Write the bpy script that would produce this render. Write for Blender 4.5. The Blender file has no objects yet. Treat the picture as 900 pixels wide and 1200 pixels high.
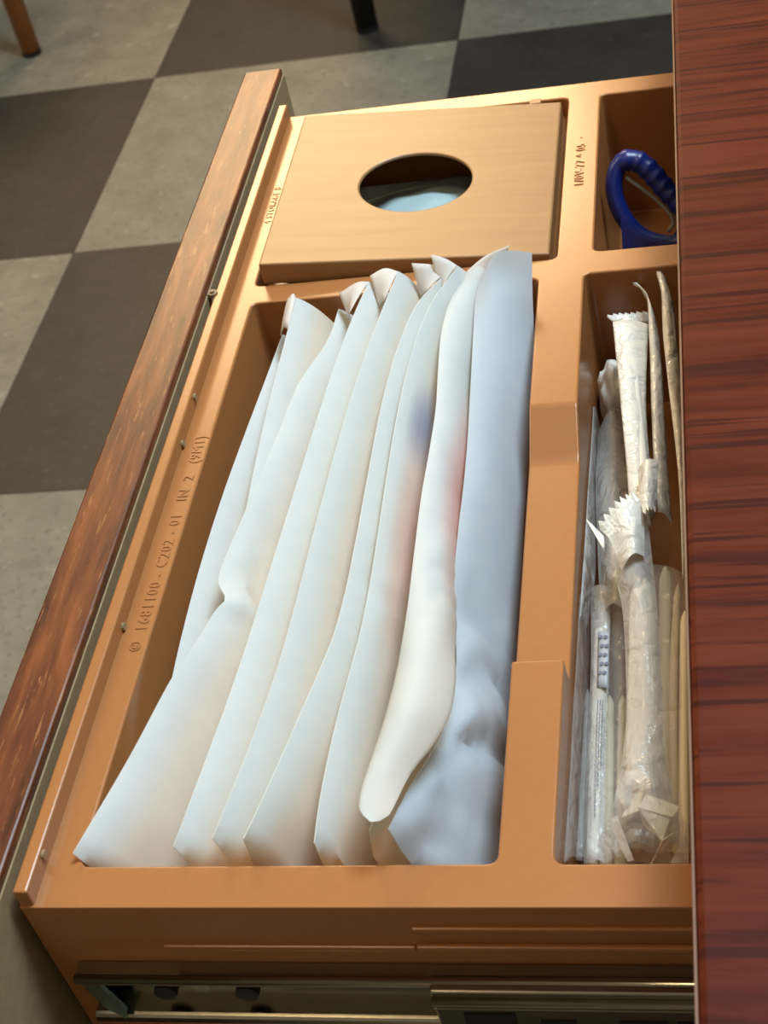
import bpy, bmesh, math, random
from mathutils import Vector, Matrix, noise

random.seed(7)
scene = bpy.context.scene
COL = scene.collection
T = 0.683                      # height of the drawer rim above the floor

# ------------------------------------------------------------------ camera
cd = bpy.data.cameras.new('camera'); cam = bpy.data.objects.new('camera', cd); COL.objects.link(cam)
FPX = 1826.74                  # focal length in pixels of the 900 x 1200 frame
cd.sensor_fit = 'VERTICAL'; cd.sensor_height = 36.0; cd.sensor_width = 27.0; cd.lens = FPX * 36.0 / 1200.0
RX = Vector((0.974017, 0.121414, -0.191177)); RD = Vector((-0.056344, -0.687697, -0.723808)); RF = Vector((-0.219352, 0.715774, -0.662988))
m = Matrix((RX, -RD, -RF)).transposed().to_4x4(); m.translation = Vector((0, 0, T + 0.32)); cam.matrix_world = m
cd.clip_start = 0.01
cd.dof.use_dof = True; cd.dof.focus_distance = 0.50; cd.dof.aperture_fstop = 36
scene.camera = cam

# ------------------------------------------------------------------ world, lights, exposure
vs = scene.view_settings
scene.display_settings.display_device = 'sRGB'
vs.view_transform = 'Standard'; vs.look = 'None'; vs.gamma = 1.0; vs.use_curve_mapping = False; vs.exposure = 0.0
w = bpy.data.worlds.new('world'); scene.world = w; w.use_nodes = True
w.node_tree.nodes['Background'].inputs[0].default_value = (0.80, 0.88, 1.0, 1); w.node_tree.nodes['Background'].inputs[1].default_value = 0.16

def area(name, loc, target, sx, sy, power, col):
    l = bpy.data.lights.new(name, 'AREA'); l.shape = 'RECTANGLE'; l.size = sx; l.size_y = sy; l.energy = power; l.color = col
    o = bpy.data.objects.new(name, l); COL.objects.link(o); o.location = loc
    o.rotation_euler = (Vector(target) - Vector(loc)).to_track_quat('-Z', 'Y').to_euler(); return o
area('ceiling_panel_light', (0.56, 0.95, 2.72), (0.0, 0.6, 0.6), 1.0, 0.8, 86, (0.70, 0.88, 1.0))
area('far_lamp_light', (-0.98, 3.50, 2.38), (-0.2, 0.5, 0.68), 1.35, 0.62, 58, (1.0, 0.70, 0.38))
area('near_ceiling_spot', (-0.68, -0.10, 2.76), (-0.15, 0.2, 0.66), 0.30, 0.30, 7, (1.0, 0.76, 0.45))
area('left_warm_fill', (-2.6, 1.2, 2.3), (-0.1, 0.4, 0.68), 0.8, 0.8, 20, (1.0, 0.78, 0.52))  # unseen fill, added to warm the shaded sides of the packets

# ------------------------------------------------------------------ helpers
def link(name, me, mats=None, parent=None, smooth=False):
    o = bpy.data.objects.new(name, me); COL.objects.link(o)
    if mats:
        for k in (mats if isinstance(mats, (list, tuple)) else [mats]): me.materials.append(k)
    if parent is not None: o.parent = parent; o.matrix_parent_inverse = parent.matrix_world.inverted() if False else Matrix.Translation(-parent.location)
    if smooth:
        for p in me.polygons: p.use_smooth = True
    return o
def thing(name, label, cat, loc=(0, 0, 0), group=None):
    o = bpy.data.objects.new(name, None); COL.objects.link(o); o.location = loc; o.empty_display_size = 0.02
    tag(o, label, cat, group); return o
def tag(o, label, cat, group=None):
    o['label'] = label; o['category'] = cat
    if group: o['group'] = group
    return o
def mesh_from(bm, name):
    me = bpy.data.meshes.new(name); bmesh.ops.recalc_face_normals(bm, faces=bm.faces); bm.to_mesh(me); bm.free(); return me
def obj(name, bm, mat, parent=None, smooth=False): return link(name, mesh_from(bm, name), mat, parent, smooth)
def bx(bm, x0, x1, y0, y1, z0, z1):
    v = [bm.verts.new(p) for p in ((x0,y0,z0),(x1,y0,z0),(x1,y1,z0),(x0,y1,z0),(x0,y0,z1),(x1,y0,z1),(x1,y1,z1),(x0,y1,z1))]
    for f in ((0,3,2,1),(4,5,6,7),(0,1,5,4),(1,2,6,5),(2,3,7,6),(3,0,4,7)): bm.faces.new([v[i] for i in f])
def box(name, x0, x1, y0, y1, z0, z1, mat, parent=None, bev=0.0, seg=2):
    bm = bmesh.new(); bx(bm, x0, x1, y0, y1, z0, z1)
    if bev: bmesh.ops.bevel(bm, geom=list(bm.edges), offset=bev, segments=seg, affect='EDGES', profile=0.5)
    return obj(name, bm, mat, parent)
def prism(bm, pts, axis_vec):
    a = [bm.verts.new(p) for p in pts]; b = [bm.verts.new(Vector(p) + Vector(axis_vec)) for p in pts]; n = len(pts)
    bm.faces.new(a); bm.faces.new(b[::-1])
    for i in range(n): bm.faces.new((a[i], a[(i+1) % n], b[(i+1) % n], b[i]))
def tube(bm, pts, rad, n=10, closed=False, cap=True):
    pts = [Vector(p) for p in pts]; N = len(pts); rings = []; up = None
    for i, p in enumerate(pts):
        if closed: t = pts[(i+1) % N] - pts[i-1]
        else: t = pts[min(i+1, N-1)] - pts[max(i-1, 0)]
        t.normalize()
        if up is None: up = t.orthogonal().normalized()
        up = (up - t * up.dot(t)).normalized(); s = t.cross(up)
        r = rad[i] if isinstance(rad, (list, tuple)) else rad
        rings.append([bm.verts.new(p + (up * math.cos(a) + s * math.sin(a)) * r) for a in (2*math.pi*k/n for k in range(n))])
    for i in range(N if closed else N-1):
        A, B = rings[i], rings[(i+1) % N]
        for k in range(n): bm.faces.new((A[k], A[(k+1) % n], B[(k+1) % n], B[k]))
    if cap and not closed: bm.faces.new(rings[0][::-1]); bm.faces.new(rings[-1])
def disc(bm, c, r, axis, depth, n=14):
    a = Vector(axis).normalized(); u = a.orthogonal().normalized(); s = a.cross(u); c = Vector(c)
    prism(bm, [c + (u*math.cos(2*math.pi*k/n) + s*math.sin(2*math.pi*k/n))*r for k in range(n)], a*depth)
def cat(pts, s):                       # Catmull-Rom through pts, s in 0..1 by chord length
    P = [Vector(p) for p in pts]; L = [0.0]
    for i in range(1, len(P)): L.append(L[-1] + (P[i]-P[i-1]).length)
    d = s * L[-1]; i = 0
    while i < len(P)-2 and L[i+1] < d: i += 1
    t = (d - L[i]) / max(L[i+1]-L[i], 1e-9)
    p1, p2 = P[i], P[i+1]; p0 = P[i-1] if i > 0 else p1*2-p2; p3 = P[i+2] if i+2 < len(P) else p2*2-p1
    return 0.5*((2*p1) + (p2-p0)*t + (2*p0-5*p1+4*p2-p3)*t*t + (3*p1-p0-3*p2+p3)*t*t*t)

# ------------------------------------------------------------------ materials
def mat(name):
    k = bpy.data.materials.new(name); k.use_nodes = True; nt = k.node_tree; nt.nodes.clear()
    out = nt.nodes.new('ShaderNodeOutputMaterial'); b = nt.nodes.new('ShaderNodeBsdfPrincipled'); nt.links.new(b.outputs[0], out.inputs[0]); return k, nt, b, out
def ramp(nt, stops):
    r = nt.nodes.new('ShaderNodeValToRGB'); e = r.color_ramp.elements
    e[0].position, e[0].color = stops[0][0], (*stops[0][1], 1); e[1].position, e[1].color = stops[-1][0], (*stops[-1][1], 1)
    for p, c in stops[1:-1]: q = e.new(p); q.color = (*c, 1)
    return r
def coords(nt, scale=(1, 1, 1)):
    tc = nt.nodes.new('ShaderNodeTexCoord'); mp = nt.nodes.new('ShaderNodeMapping'); mp.inputs['Scale'].default_value = scale
    nt.links.new(tc.outputs['Object'], mp.inputs[0]); return mp
def nz(nt, mp, scale, detail=4, rough=0.55, dist=0.0):
    n = nt.nodes.new('ShaderNodeTexNoise'); n.inputs['Scale'].default_value = scale; n.inputs['Detail'].default_value = detail
    n.inputs['Roughness'].default_value = rough; n.inputs['Distortion'].default_value = dist; nt.links.new(mp.outputs[0], n.inputs['Vector']); return n
def bump(nt, b, src, strength, dist=0.001):
    q = nt.nodes.new('ShaderNodeBump'); q.inputs['Strength'].default_value = strength; q.inputs['Distance'].default_value = dist
    nt.links.new(src, q.inputs['Height']); nt.links.new(q.outputs[0], b.inputs['Normal'])
def simple(name, col, rough=0.5, metal=0.0, spec=0.5, var=0.0, scale=60, bmp=0.0):
    k, nt, b, o = mat(name); b.inputs['Roughness'].default_value = rough; b.inputs['Metallic'].default_value = metal; b.inputs['Specular IOR Level'].default_value = spec
    mp = coords(nt); n = nz(nt, mp, scale)
    lo = tuple(c*(1-var) for c in col); hi = tuple(min(1, c*(1+var)) for c in col)
    r = ramp(nt, [(0.3, lo), (0.7, hi)]); nt.links.new(n.outputs[0], r.inputs[0]); nt.links.new(r.outputs[0], b.inputs['Base Color'])
    if bmp: bump(nt, b, n.outputs[0], bmp)
    return k
M = {}
M['plastic'] = simple('tan_moulded_plastic', (0.375, 0.152, 0.050), 0.22, var=0.03, scale=400, bmp=0.02)
M['mdf'] = simple('olive_board_edge', (0.30, 0.215, 0.115), 0.6, var=0.1, scale=250)
M['band'] = simple('brown_edge_band', (0.17, 0.075, 0.032), 0.45, var=0.1)
M['black'] = simple('black_plastic', (0.008, 0.008, 0.009), 0.45, var=0.2)
M['dark'] = simple('dark_recess', (0.012, 0.012, 0.012), 0.7, var=0.2)
M['steel'] = simple('zinc_steel', (0.36, 0.33, 0.255), 0.17, metal=1.0, var=0.06, scale=90)
M['steel_blue'] = simple('galvanised_tab', (0.45, 0.70, 0.74), 0.25, metal=1.0, var=0.1, scale=90)
M['blue'] = simple('blue_handle_plastic', (0.006, 0.016, 0.15), 0.35, var=0.1)
M['grey'] = simple('grey_rubber', (0.22, 0.22, 0.20), 0.5, var=0.1)
M['cream'] = simple('cream_cutlery_plastic', (0.80, 0.69, 0.47), 0.3, var=0.03)
M['white'] = simple('white_cutlery_plastic', (0.90, 0.87, 0.79), 0.25, var=0.03)
M['orange'] = simple('orange_wood', (0.36, 0.12, 0.02), 0.4, var=0.2, scale=20)
M['tissue'] = simple('pale_blue_tissue', (0.33, 0.44, 0.46), 0.9, var=0.08, scale=80, bmp=0.3)
M['ink'] = simple('printed_ink', (0.12, 0.13, 0.20), 0.5, var=0.1)

def wood(name, sc, stops, rough, nscale, fleck=None, bmp=0.15, coat=0.0, spec=0.5):
    k, nt, b, o = mat(name); b.inputs['Roughness'].default_value = rough; b.inputs['Coat Weight'].default_value = coat; b.inputs['Coat Roughness'].default_value = 0.2
    b.inputs['Specular IOR Level'].default_value = spec
    mp = coords(nt, sc); n = nz(nt, mp, nscale, 6, 0.6, 0.35)
    r = ramp(nt, stops); nt.links.new(n.outputs[0], r.inputs[0]); last = r.outputs[0]
    if fleck:
        mp2 = coords(nt, fleck[0]); n2 = nz(nt, mp2, fleck[1], 3, 0.6); r2 = ramp(nt, [(fleck[2], (0, 0, 0)), (fleck[2]+0.06, (1, 1, 1))]); nt.links.new(n2.outputs[0], r2.inputs[0])
        mx = nt.nodes.new('ShaderNodeMix'); mx.data_type = 'RGBA'; nt.links.new(r2.outputs[0], mx.inputs[0]); nt.links.new(last, mx.inputs[6]); mx.inputs[7].default_value = (*fleck[3], 1); last = mx.outputs[2]
    nt.links.new(last, b.inputs['Base Color']); bump(nt, b, n.outputs[0], bmp, 0.0006); return k
M['front_wood'] = wood('dark_walnut_front', (9, 1, 9), [(0.30, (0.035, 0.008, 0.003)), (0.5, (0.125, 0.032, 0.009)), (0.72, (0.24, 0.070, 0.020))], 0.36, 22, ((90, 9, 90), 9, 0.62, (0.28, 0.115, 0.040)), 0.3, spec=0.5)
M['cherry'] = wood('red_cherry_laminate', (0.8, 9, 9), [(0.30, (0.038, 0.006, 0.003)), (0.44, (0.080, 0.0125, 0.005)), (0.60, (0.108, 0.020, 0.008)), (0.8, (0.130, 0.028, 0.011))], 0.46, 14, ((0.9, 30, 30), 9, 0.555, (0.042, 0.007, 0.004)), 0.06, spec=0.07)
M['lid'] = wood('brushed_tan_lid', (1, 14, 14), [(0.3, (0.285, 0.145, 0.055)), (0.7, (0.345, 0.182, 0.071))], 0.36, 12, None, 0.05)

def paper():
    k, nt, b, out = mat('white_paper'); b.inputs['Roughness'].default_value = 0.55; b.inputs['Specular IOR Level'].default_value = 0.3
    at = nt.nodes.new('ShaderNodeAttribute'); at.attribute_name = 'print'  # packet marks plus the painted light-to-shade gradient
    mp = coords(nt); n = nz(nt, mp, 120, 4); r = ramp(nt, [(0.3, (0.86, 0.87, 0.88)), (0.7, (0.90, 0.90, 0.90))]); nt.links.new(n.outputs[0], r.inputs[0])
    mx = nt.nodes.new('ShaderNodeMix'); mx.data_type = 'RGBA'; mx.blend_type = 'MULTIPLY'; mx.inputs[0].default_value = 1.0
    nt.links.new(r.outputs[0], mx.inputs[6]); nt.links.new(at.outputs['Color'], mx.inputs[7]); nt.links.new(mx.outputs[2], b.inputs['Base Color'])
    tr = nt.nodes.new('ShaderNodeBsdfTranslucent'); tm = nt.nodes.new('ShaderNodeMix'); tm.data_type = 'RGBA'; tm.blend_type = 'MULTIPLY'; tm.inputs[0].default_value = 1.0; tm.inputs[7].default_value = (1.0, 0.88, 0.70, 1); nt.links.new(mx.outputs[2], tm.inputs[6]); nt.links.new(tm.outputs[2], tr.inputs[0])
    ms = nt.nodes.new('ShaderNodeMixShader'); ms.inputs[0].default_value = 0.45; nt.links.new(b.outputs[0], ms.inputs[1]); nt.links.new(tr.outputs[0], ms.inputs[2]); nt.links.new(ms.outputs[0], out.inputs[0])
    bump(nt, b, n.outputs[0], 0.05); return k
M['paper'] = paper()
def film(name, fac, col=(0.85, 0.84, 0.80), rough=0.18):
    k, nt, b, out = mat(name); b.inputs['Base Color'].default_value = (*col, 1); b.inputs['Roughness'].default_value = rough; b.inputs['Specular IOR Level'].default_value = 0.6
    mp = coords(nt); n = nz(nt, mp, 110, 3, 0.5, 0.8); bump(nt, b, n.outputs[0], 0.8, 0.003)
    tp = nt.nodes.new('ShaderNodeBsdfTransparent'); ms = nt.nodes.new('ShaderNodeMixShader'); ms.inputs[0].default_value = fac
    nt.links.new(tp.outputs[0], ms.inputs[1]); nt.links.new(b.outputs[0], ms.inputs[2]); nt.links.new(ms.outputs[0], out.inputs[0]); return k
M['film'] = film('clear_plastic_film', 0.33); M['film_white'] = film('milky_plastic_film', 0.86, (0.90, 0.87, 0.79), 0.16); M['film_mid'] = film('creased_plastic_film', 0.36, (0.90, 0.87, 0.79), 0.14); M['film_thin'] = film('thin_plastic_film', 0.15)

def tile_mat(name, lo, hi, spk, spk2):
    k, nt, b, o = mat(name); b.inputs['Roughness'].default_value = 0.55
    mp = coords(nt); n = nz(nt, mp, 14, 6, 0.7); r = ramp(nt, [(0.32, lo), (0.68, hi)]); nt.links.new(n.outputs[0], r.inputs[0])
    n2 = nz(nt, mp, 95, 4, 0.7); r2 = ramp(nt, [(0.56, (0, 0, 0)), (0.70, (1, 1, 1))]); nt.links.new(n2.outputs[0], r2.inputs[0])
    mx = nt.nodes.new('ShaderNodeMix'); mx.data_type = 'RGBA'; nt.links.new(r2.outputs[0], mx.inputs[0]); nt.links.new(r.outputs[0], mx.inputs[6]); mx.inputs[7].default_value = (*spk, 1)
    n3 = nz(nt, coords(nt, (1, 1, 1)), 37, 3, 0.6); r3 = ramp(nt, [(0.62, (0, 0, 0)), (0.70, (1, 1, 1))]); nt.links.new(n3.outputs[0], r3.inputs[0])
    m2 = nt.nodes.new('ShaderNodeMix'); m2.data_type = 'RGBA'; nt.links.new(r3.outputs[0], m2.inputs[0]); nt.links.new(mx.outputs[2], m2.inputs[6]); m2.inputs[7].default_value = (*spk2, 1)
    nt.links.new(m2.outputs[2], b.inputs['Base Color']); return k
M['tile_light'] = tile_mat('light_grey_vinyl_tile', (0.155, 0.145, 0.115), (0.235, 0.222, 0.18), (0.105, 0.098, 0.082), (0.27, 0.26, 0.215))
M['tile_dark'] = tile_mat('charcoal_vinyl_tile', (0.022, 0.019, 0.016), (0.036, 0.031, 0.027), (0.055, 0.05, 0.043), (0.02, 0.018, 0.016))
M['grout'] = simple('floor_screed', (0.10, 0.095, 0.085), 0.8, var=0.1)

# ------------------------------------------------------------------ floor of checkered tiles
fl = box('floor', -4.2, 2.4, -1.2, 5.2, -0.06, -0.004, M['grout']); fl['kind'] = 'structure'
TS = 0.4572; TX, TY = -0.8029, 2.0590
bm = bmesh.new(); bx(bm, 0.0006, TS-0.0006, 0.0006, TS-0.0006, -0.004, 0.0); tl = mesh_from(bm, 'tile_light'); tl.materials.append(M['tile_light']); td = tl.copy(); td.materials.clear(); td.materials.append(M['tile_dark'])
for i in range(-7, 6):
    for j in range(-7, 6):
        t = bpy.data.objects.new('tile', td if (i + j) % 2 == 0 else tl); COL.objects.link(t); t.parent = fl
        t.location = (TX + i*TS, TY + j*TS, 0)

# ------------------------------------------------------------------ room shell (outside the frame)
M['wall'] = simple('warm_white_paint', (0.34, 0.31, 0.26), 0.8, var=0.04, scale=8); M['ceil'] = simple('white_ceiling_paint', (0.72, 0.71, 0.68), 0.85, var=0.03, scale=8)
for nm, a in (('wall_far', (-4.2, 2.4, 5.1, 5.2, -0.004, 2.8)), ('wall_near', (-4.2, 2.4, -1.2, -1.1, -0.004, 2.8)), ('wall_left', (-4.2, -4.1, -1.1, 5.1, -0.004, 2.8)), ('wall_right', (2.3, 2.4, -1.1, 5.1, -0.004, 2.8)), ('ceiling', (-4.2, 2.4, -1.2, 5.2, 2.8, 2.86))):
    o = box(nm, *a, M['ceil'] if nm == 'ceiling' else M['wall']); o['kind'] = 'structure'

# ------------------------------------------------------------------ desk
desk = thing('desk', 'desk with red cherry wood-grain top at the right, drawer pulled out of it', 'desk', (0.2, 0.4, 0))
box('countertop', -0.0122, 0.62, -0.35, 1.15, T+0.0155, T+0.045, M['cherry'], desk, 0.0018)
box('edge_band', -0.0128, -0.0121, -0.35, 1.15, T+0.0155, T+0.0438, M['band'], desk, 0.0006)
for y0, y1 in ((0.165, 0.183), (0.628, 0.646)): box('side_panel', -0.004, 0.60, y0, y1, 0.05, T+0.0150, M['cherry'], desk, 0.001)
box('bottom_panel', 0.0, 0.58, 0.184, 0.627, 0.05, 0.068, M['cherry'], desk)
box('back_panel', 0.585, 0.60, 0.184, 0.627, 0.069, T+0.0150, M['cherry'], desk)
box('plinth', 0.02, 0.58, 0.17, 0.64, 0.0, 0.049, M['black'], desk)

# ------------------------------------------------------------------ drawer
drawer = thing('drawer', 'open desk drawer with tan moulded plastic organiser and dark wood front', 'drawer', (0, 0.4, T-0.07))
fp = box('front_panel', -0.2045, -0.1873, 0.150, 0.633, T-0.135, T+0.009, M['front_wood'], drawer, 0.0008)
box('back_board', -0.1872, -0.1866, 0.1505, 0.6325, T-0.135, T+0.0060, M['mdf'], fp)

def evaluated(o):
    dg = bpy.context.evaluated_depsgraph_get(); return bpy.data.meshes.new_from_object(o.evaluated_get(dg))
def cutter(top, bot, z0, z1):
    b = bmesh.new(); a = [b.verts.new((x, y, z0)) for x, y in bot]; c = [b.verts.new((x, y, z1)) for x, y in top]; n = len(top)
    b.faces.new(a[::-1]); b.faces.new(c)
    for i in range(n): b.faces.new((a[i], a[(i+1) % n], c[(i+1) % n], c[i]))
    return b
def rect(x0, x1, y0, y1): return [(x0, y0), (x1, y0), (x1, y1), (x0, y1)]
def rounded(pts, r, n=4):
    out = []; N = len(pts)
    for i in range(N):
        p = Vector(pts[i]); a = (Vector(pts[i-1]) - p).normalized(); b = (Vector(pts[(i+1) % N]) - p).normalized()
        for k in range(n+1):
            t = k/n; q = (p + a*r)*(1-t)**2 + p*2*t*(1-t) + (p + b*r)*t*t; out.append((q.x, q.y))
    return out
bm = bmesh.new(); bx(bm, -0.1842, 0.24, 0.2045, 0.6040, T-0.068, T); body = obj('organiser_tray', bm, M['plastic'], drawer)
cuts = []
def add_cut(b): cuts.append(obj('cut', b, None))
CB = T-0.060; CT = T+0.004
mc = [(-0.1712, 0.2170), (-0.0614, 0.2170), (-0.0640, 0.4640), (-0.1712, 0.4640)]
mcb = [(-0.1670, 0.2190), (-0.0640, 0.2190), (-0.0665, 0.4615), (-0.1670, 0.4615)]
def shift(top, bot, z0, z1):      # extend the top polygon above the rim along the draft
    k = (z1 - T)/(T - z0); return [(t[0] + (t[0]-b[0])*k, t[1] + (t[1]-b[1])*k) for t, b in zip(top, bot)]
def well(top, bot, z0=CB):
    tt = shift(top, bot, z0, CT); add_cut(cutter(rounded(tt, 0.003), rounded(bot, 0.003), z0, CT))
well(mc, mcb)
well(rect(-0.0476, 0.12, 0.2168, 0.4642), rect(-0.0450, 0.118, 0.2190, 0.4615))
well(rect(-0.0446, 0.05, 0.4777, 0.5918), rect(-0.0415, 0.048, 0.4795, 0.5885), T-0.056)
well(rect(-0.1722, -0.0578, 0.4752, 0.5925), rect(-0.1716, -0.0584, 0.4758, 0.5919), T-0.0085)
well(rect(-0.163, -0.067, 0.484, 0.584), rect(-0.161, -0.069, 0.486, 0.582), T-0.058)
b = bmesh.new(); prism(b, [(-0.0685, y, T+z) for y, z in ((0.2825, 0.006), (0.2825, -0.0062), (0.2837, -0.0092), (0.372, -0.0092), (0.3745, -0.0088), (0.377, -0.0078), (0.391, -0.0008), (0.3945, 0.0004), (0.398, 0.006))], (0.0265, 0, 0)); add_cut(b)
for c in cuts:
    mo = body.modifiers.new('cut', 'BOOLEAN'); mo.operation = 'DIFFERENCE'; mo.solver = 'EXACT'; mo.object = c
bv = body.modifiers.new('bevel', 'BEVEL'); bv.width = 0.0011; bv.segments = 3; bv.limit_method = 'ANGLE'; bv.angle_limit = math.radians(48)
bpy.context.view_layer.update()
me = evaluated(body); body.modifiers.clear(); body.data = me; me.name = 'organiser_tray'
for c in cuts: bpy.data.objects.remove(c)
for p in me.polygons: p.use_smooth = True
wn = body.modifiers.new('wn', 'WEIGHTED_NORMAL'); wn.keep_sharp = True; wn.weight = 90
try: me.set_sharp_from_angle(angle=math.radians(35))
except Exception: pass
lip = box('lip', -0.1842, -0.1802, 0.2052, 0.6040, T-0.001, T+0.0060, M['plastic'], drawer, 0.0006)
box('rim_strip', -0.184, -0.02, 0.6040, 0.6052, T-0.030, T-0.0010, M['plastic'], drawer, 0.0005)
# moulded ribs on the near side of the tray
box('side_rib', -0.150, -0.0835, 0.2036, 0.2046, T-0.0185, T-0.0165, M['plastic'], drawer, 0.0004)
box('side_rib', -0.0830, 0.10, 0.2034, 0.2046, T-0.0098, T-0.0078, M['plastic'], drawer, 0.0004)
box('side_rib', -0.0830, 0.10, 0.2030, 0.2046, T-0.0175, T-0.0155, M['plastic'], drawer, 0.0004)
for (x, y, z) in ((-0.1800, 0.4057, T+0.0036), (-0.1800, 0.3835, T+0.0014), (-0.1800, 0.3005, T+0.0012), (-0.1800, 0.2179, T+0.0040)):
    bm = bmesh.new(); disc(bm, (x-0.0004, y, z), 0.0013, (1, 0, 0), 0.0010, 10); obj('screw', bm, M['mdf'], drawer)
bm = bmesh.new(); disc(bm, (-0.1850, 0.4640, T+0.0052), 0.0019, (0, 0, 1), 0.0014, 10); disc(bm, (-0.1850, 0.4640, T+0.0064), 0.0009, (0, 0, 1), 0.0010, 8); obj('screw', bm, M['mdf'], drawer)

def lettering(txt, x, y, size, ext=0.00018, name='embossed_lettering'):
    cu = bpy.data.curves.new('txt', 'FONT'); cu.body = txt; cu.size = size; cu.extrude = ext; cu.space_character = 1.15; cu.align_x = 'CENTER'; cu.align_y = 'CENTER'; cu.resolution_u = 2
    t = bpy.data.objects.new('txt', cu); COL.objects.link(t); bpy.context.view_layer.update(); me = evaluated(t); bpy.data.objects.remove(t)
    me.transform(Matrix.Translation((x, y, T + 0.0001)) @ Matrix.Rotation(math.pi/2, 4, 'Z')); return link(name, me, M['plastic'], drawer)
lettering('©  1681100 - C202 - 01   IN  2   (9M1)', -0.1745, 0.340, 0.0052)
lettering('1/0V-77 ^ 05  ·', -0.0512, 0.541, 0.0052, 0.00028)
lettering('4 STORAGE B', -0.1752, 0.532, 0.0040)

# metal slides: outer drawer member with screws, thicker inner member with slots
rail = thing('tmp', '', ''); bpy.data.objects.remove(rail)
def channel(name, x0, x1, yb, zt, d, hgt, r, parent, mtl):
    bm = bmesh.new(); prof = []
    for k in range(7):
        a = math.pi/2 + math.pi*k/6*1.0; prof.append((yb - d + r + r*math.cos(a), zt - r + r*math.sin(a)))
    top = [(yb, zt)] + prof + [(yb - d + r, zt - 2*r), (yb - 0.0012, zt - 2*r)]
    bot = [(yb - 0.0012, zt - hgt + 2*r), (yb - d + r, zt - hgt + 2*r)]
    for k in range(7):
        a = math.pi/2 + math.pi*k/6; bot.append((yb - d + r + r*math.cos(a), zt - hgt + r + r*math.sin(a)))
    bot.append((yb, zt - hgt))
    prism(bm, [(x0, y, z) for y, z in top + bot], (x1 - x0, 0, 0)); return obj(name, bm, mtl, parent)
sl = channel('slide_rail', -0.1762, 0.20, 0.2042, T-0.0250, 0.0058, 0.0212, 0.0016, drawer, M['steel'])
for z in (-0.0256, -0.0449):
    bm = bmesh.new(); tube(bm, [(-0.1762, 0.1994, T+z), (0.20, 0.1994, T+z)], 0.0013, 12); obj('rolled_edge', bm, M['steel'], sl, True)
for x in (-0.1545, -0.1318):
    bm = bmesh.new(); disc(bm, (x, 0.2031, T-0.0358), 0.0032, (0, -1, 0), 0.0020, 16); sc_ = obj('screw', bm, M['black'], sl)
bm = bmesh.new(); disc(bm, (-0.1445, 0.2031, T-0.0352), 0.0026, (0, -1, 0), 0.0004, 14); obj('rivet', bm, M['steel'], sl)
bm = bmesh.new(); prism(bm, [(-0.1775, 0.2035, T-0.030), (-0.1715, 0.2015, T-0.030), (-0.1660, 0.1995, T-0.0400), (-0.1680, 0.1995, T-0.0450), (-0.1730, 0.2015, T-0.0425), (-0.1775, 0.2035, T-0.0360)], (0, -0.0012, 0)); obj('bracket_tab', bm, M['steel_blue'], sl)
ru = box('slide_runner', -0.0805, 0.30, 0.1962, 0.1986, T-0.060, T-0.0245, M['steel'], drawer, 0.0005)
for y, z in ((0.2000, T-0.0256), (0.1978, T-0.0262), (0.1958, T-0.0285)):
    bm = bmesh.new(); tube(bm, [(-0.0806, y, z), (0.30, y, z)], 0.0013, 10); obj('ridge', bm, M['steel'], ru, True)
for x0, x1, z0, z1 in ((-0.0735, -0.0605, -0.060, -0.0345), (-0.0545, -0.0455, -0.0440, -0.0375), (-0.0350, -0.0230, -0.0440, -0.0375), (-0.021, -0.013, -0.052, -0.0375)):
    box('slot', x0, x1, 0.1959, 0.1964, T+z0, T+z1, M['black'], ru)
box('web_strip', -0.0805, 0.30, 0.1957, 0.1963, T-0.0330, T-0.0318, M['steel'], ru, 0.0002)  # thin steel strip along the runner web

# ------------------------------------------------------------------ tissue compartment lid
lid = thing('tissue_box_cover', 'square tan box cover with an oval hole, in the far left well', 'tissue box', (-0.115, 0.532, T))
bm = bmesh.new(); N = 48; cx, cy, rx, ry = -0.1152, 0.5300, 0.0223, 0.0212; x0, x1, y0, y1 = -0.1690, -0.0604, 0.4764, 0.5868
def lz(x): return T + 0.0087 + (x - x0)/(x1 - x0)*(0.0016-0.0087)
rings = {}
for nm, dz in (('t', 0.0), ('b', -0.0092), ('s', -0.0014)):
    inn = []; outp = []
    for k in range(N):
        a = 2*math.pi*k/N; c, s = math.cos(a), math.sin(a)
        inn.append((cx + rx*c, cy + ry*s))
        f = 1/max(abs(c), abs(s)); ex = (x1 if c > 0 else x0) - cx; ey = (y1 if s > 0 else y0) - cy
        tt = min(abs(ex/c) if abs(c) > 1e-6 else 9, abs(ey/s) if abs(s) > 1e-6 else 9); outp.append([cx + c*tt, cy + s*tt])
    for qx in (x0, x1):
        for qy in (y0, y1):
            j = min(range(N), key=lambda k: (outp[k][0]-qx)**2 + (outp[k][1]-qy)**2); outp[j] = [qx, qy]
    rings[nm] = ([bm.verts.new((x, y, lz(x)+dz)) for x, y in inn], [bm.verts.new((x, y, lz(x)+dz)) for x, y in outp])
for v in rings['b'][0] + rings['s'][1]: bm.verts.remove(v)
for k in range(N):
    j = (k+1) % N; ti, to = rings['t']; bi, bo = rings['b']
    si = rings['s'][0]; bm.faces.new((ti[k], to[k], to[j], ti[j])); bm.faces.new((si[k], si[j], bo[j], bo[k])); bm.faces.new((to[k], bo[k], bo[j], to[j])); bm.faces.new((ti[k], ti[j], si[j], si[k]))
plate = obj('plate', bm, M['lid'], lid)
bv = plate.modifiers.new('bevel', 'BEVEL'); bv.width = 0.0007; bv.segments = 2; bv.limit_method = 'ANGLE'; bv.angle_limit = math.radians(50)
bm = bmesh.new(); bx(bm, -0.0735, -0.0690, 0.5868, 0.5905, T-0.003, T+0.0022); obj('hinge_tab', bm, M['lid'], lid)
ts = thing('tissue_stack', 'pale blue tissues inside the drawer, seen through the oval hole', 'tissue', (-0.115, 0.53, T-0.058))
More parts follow.
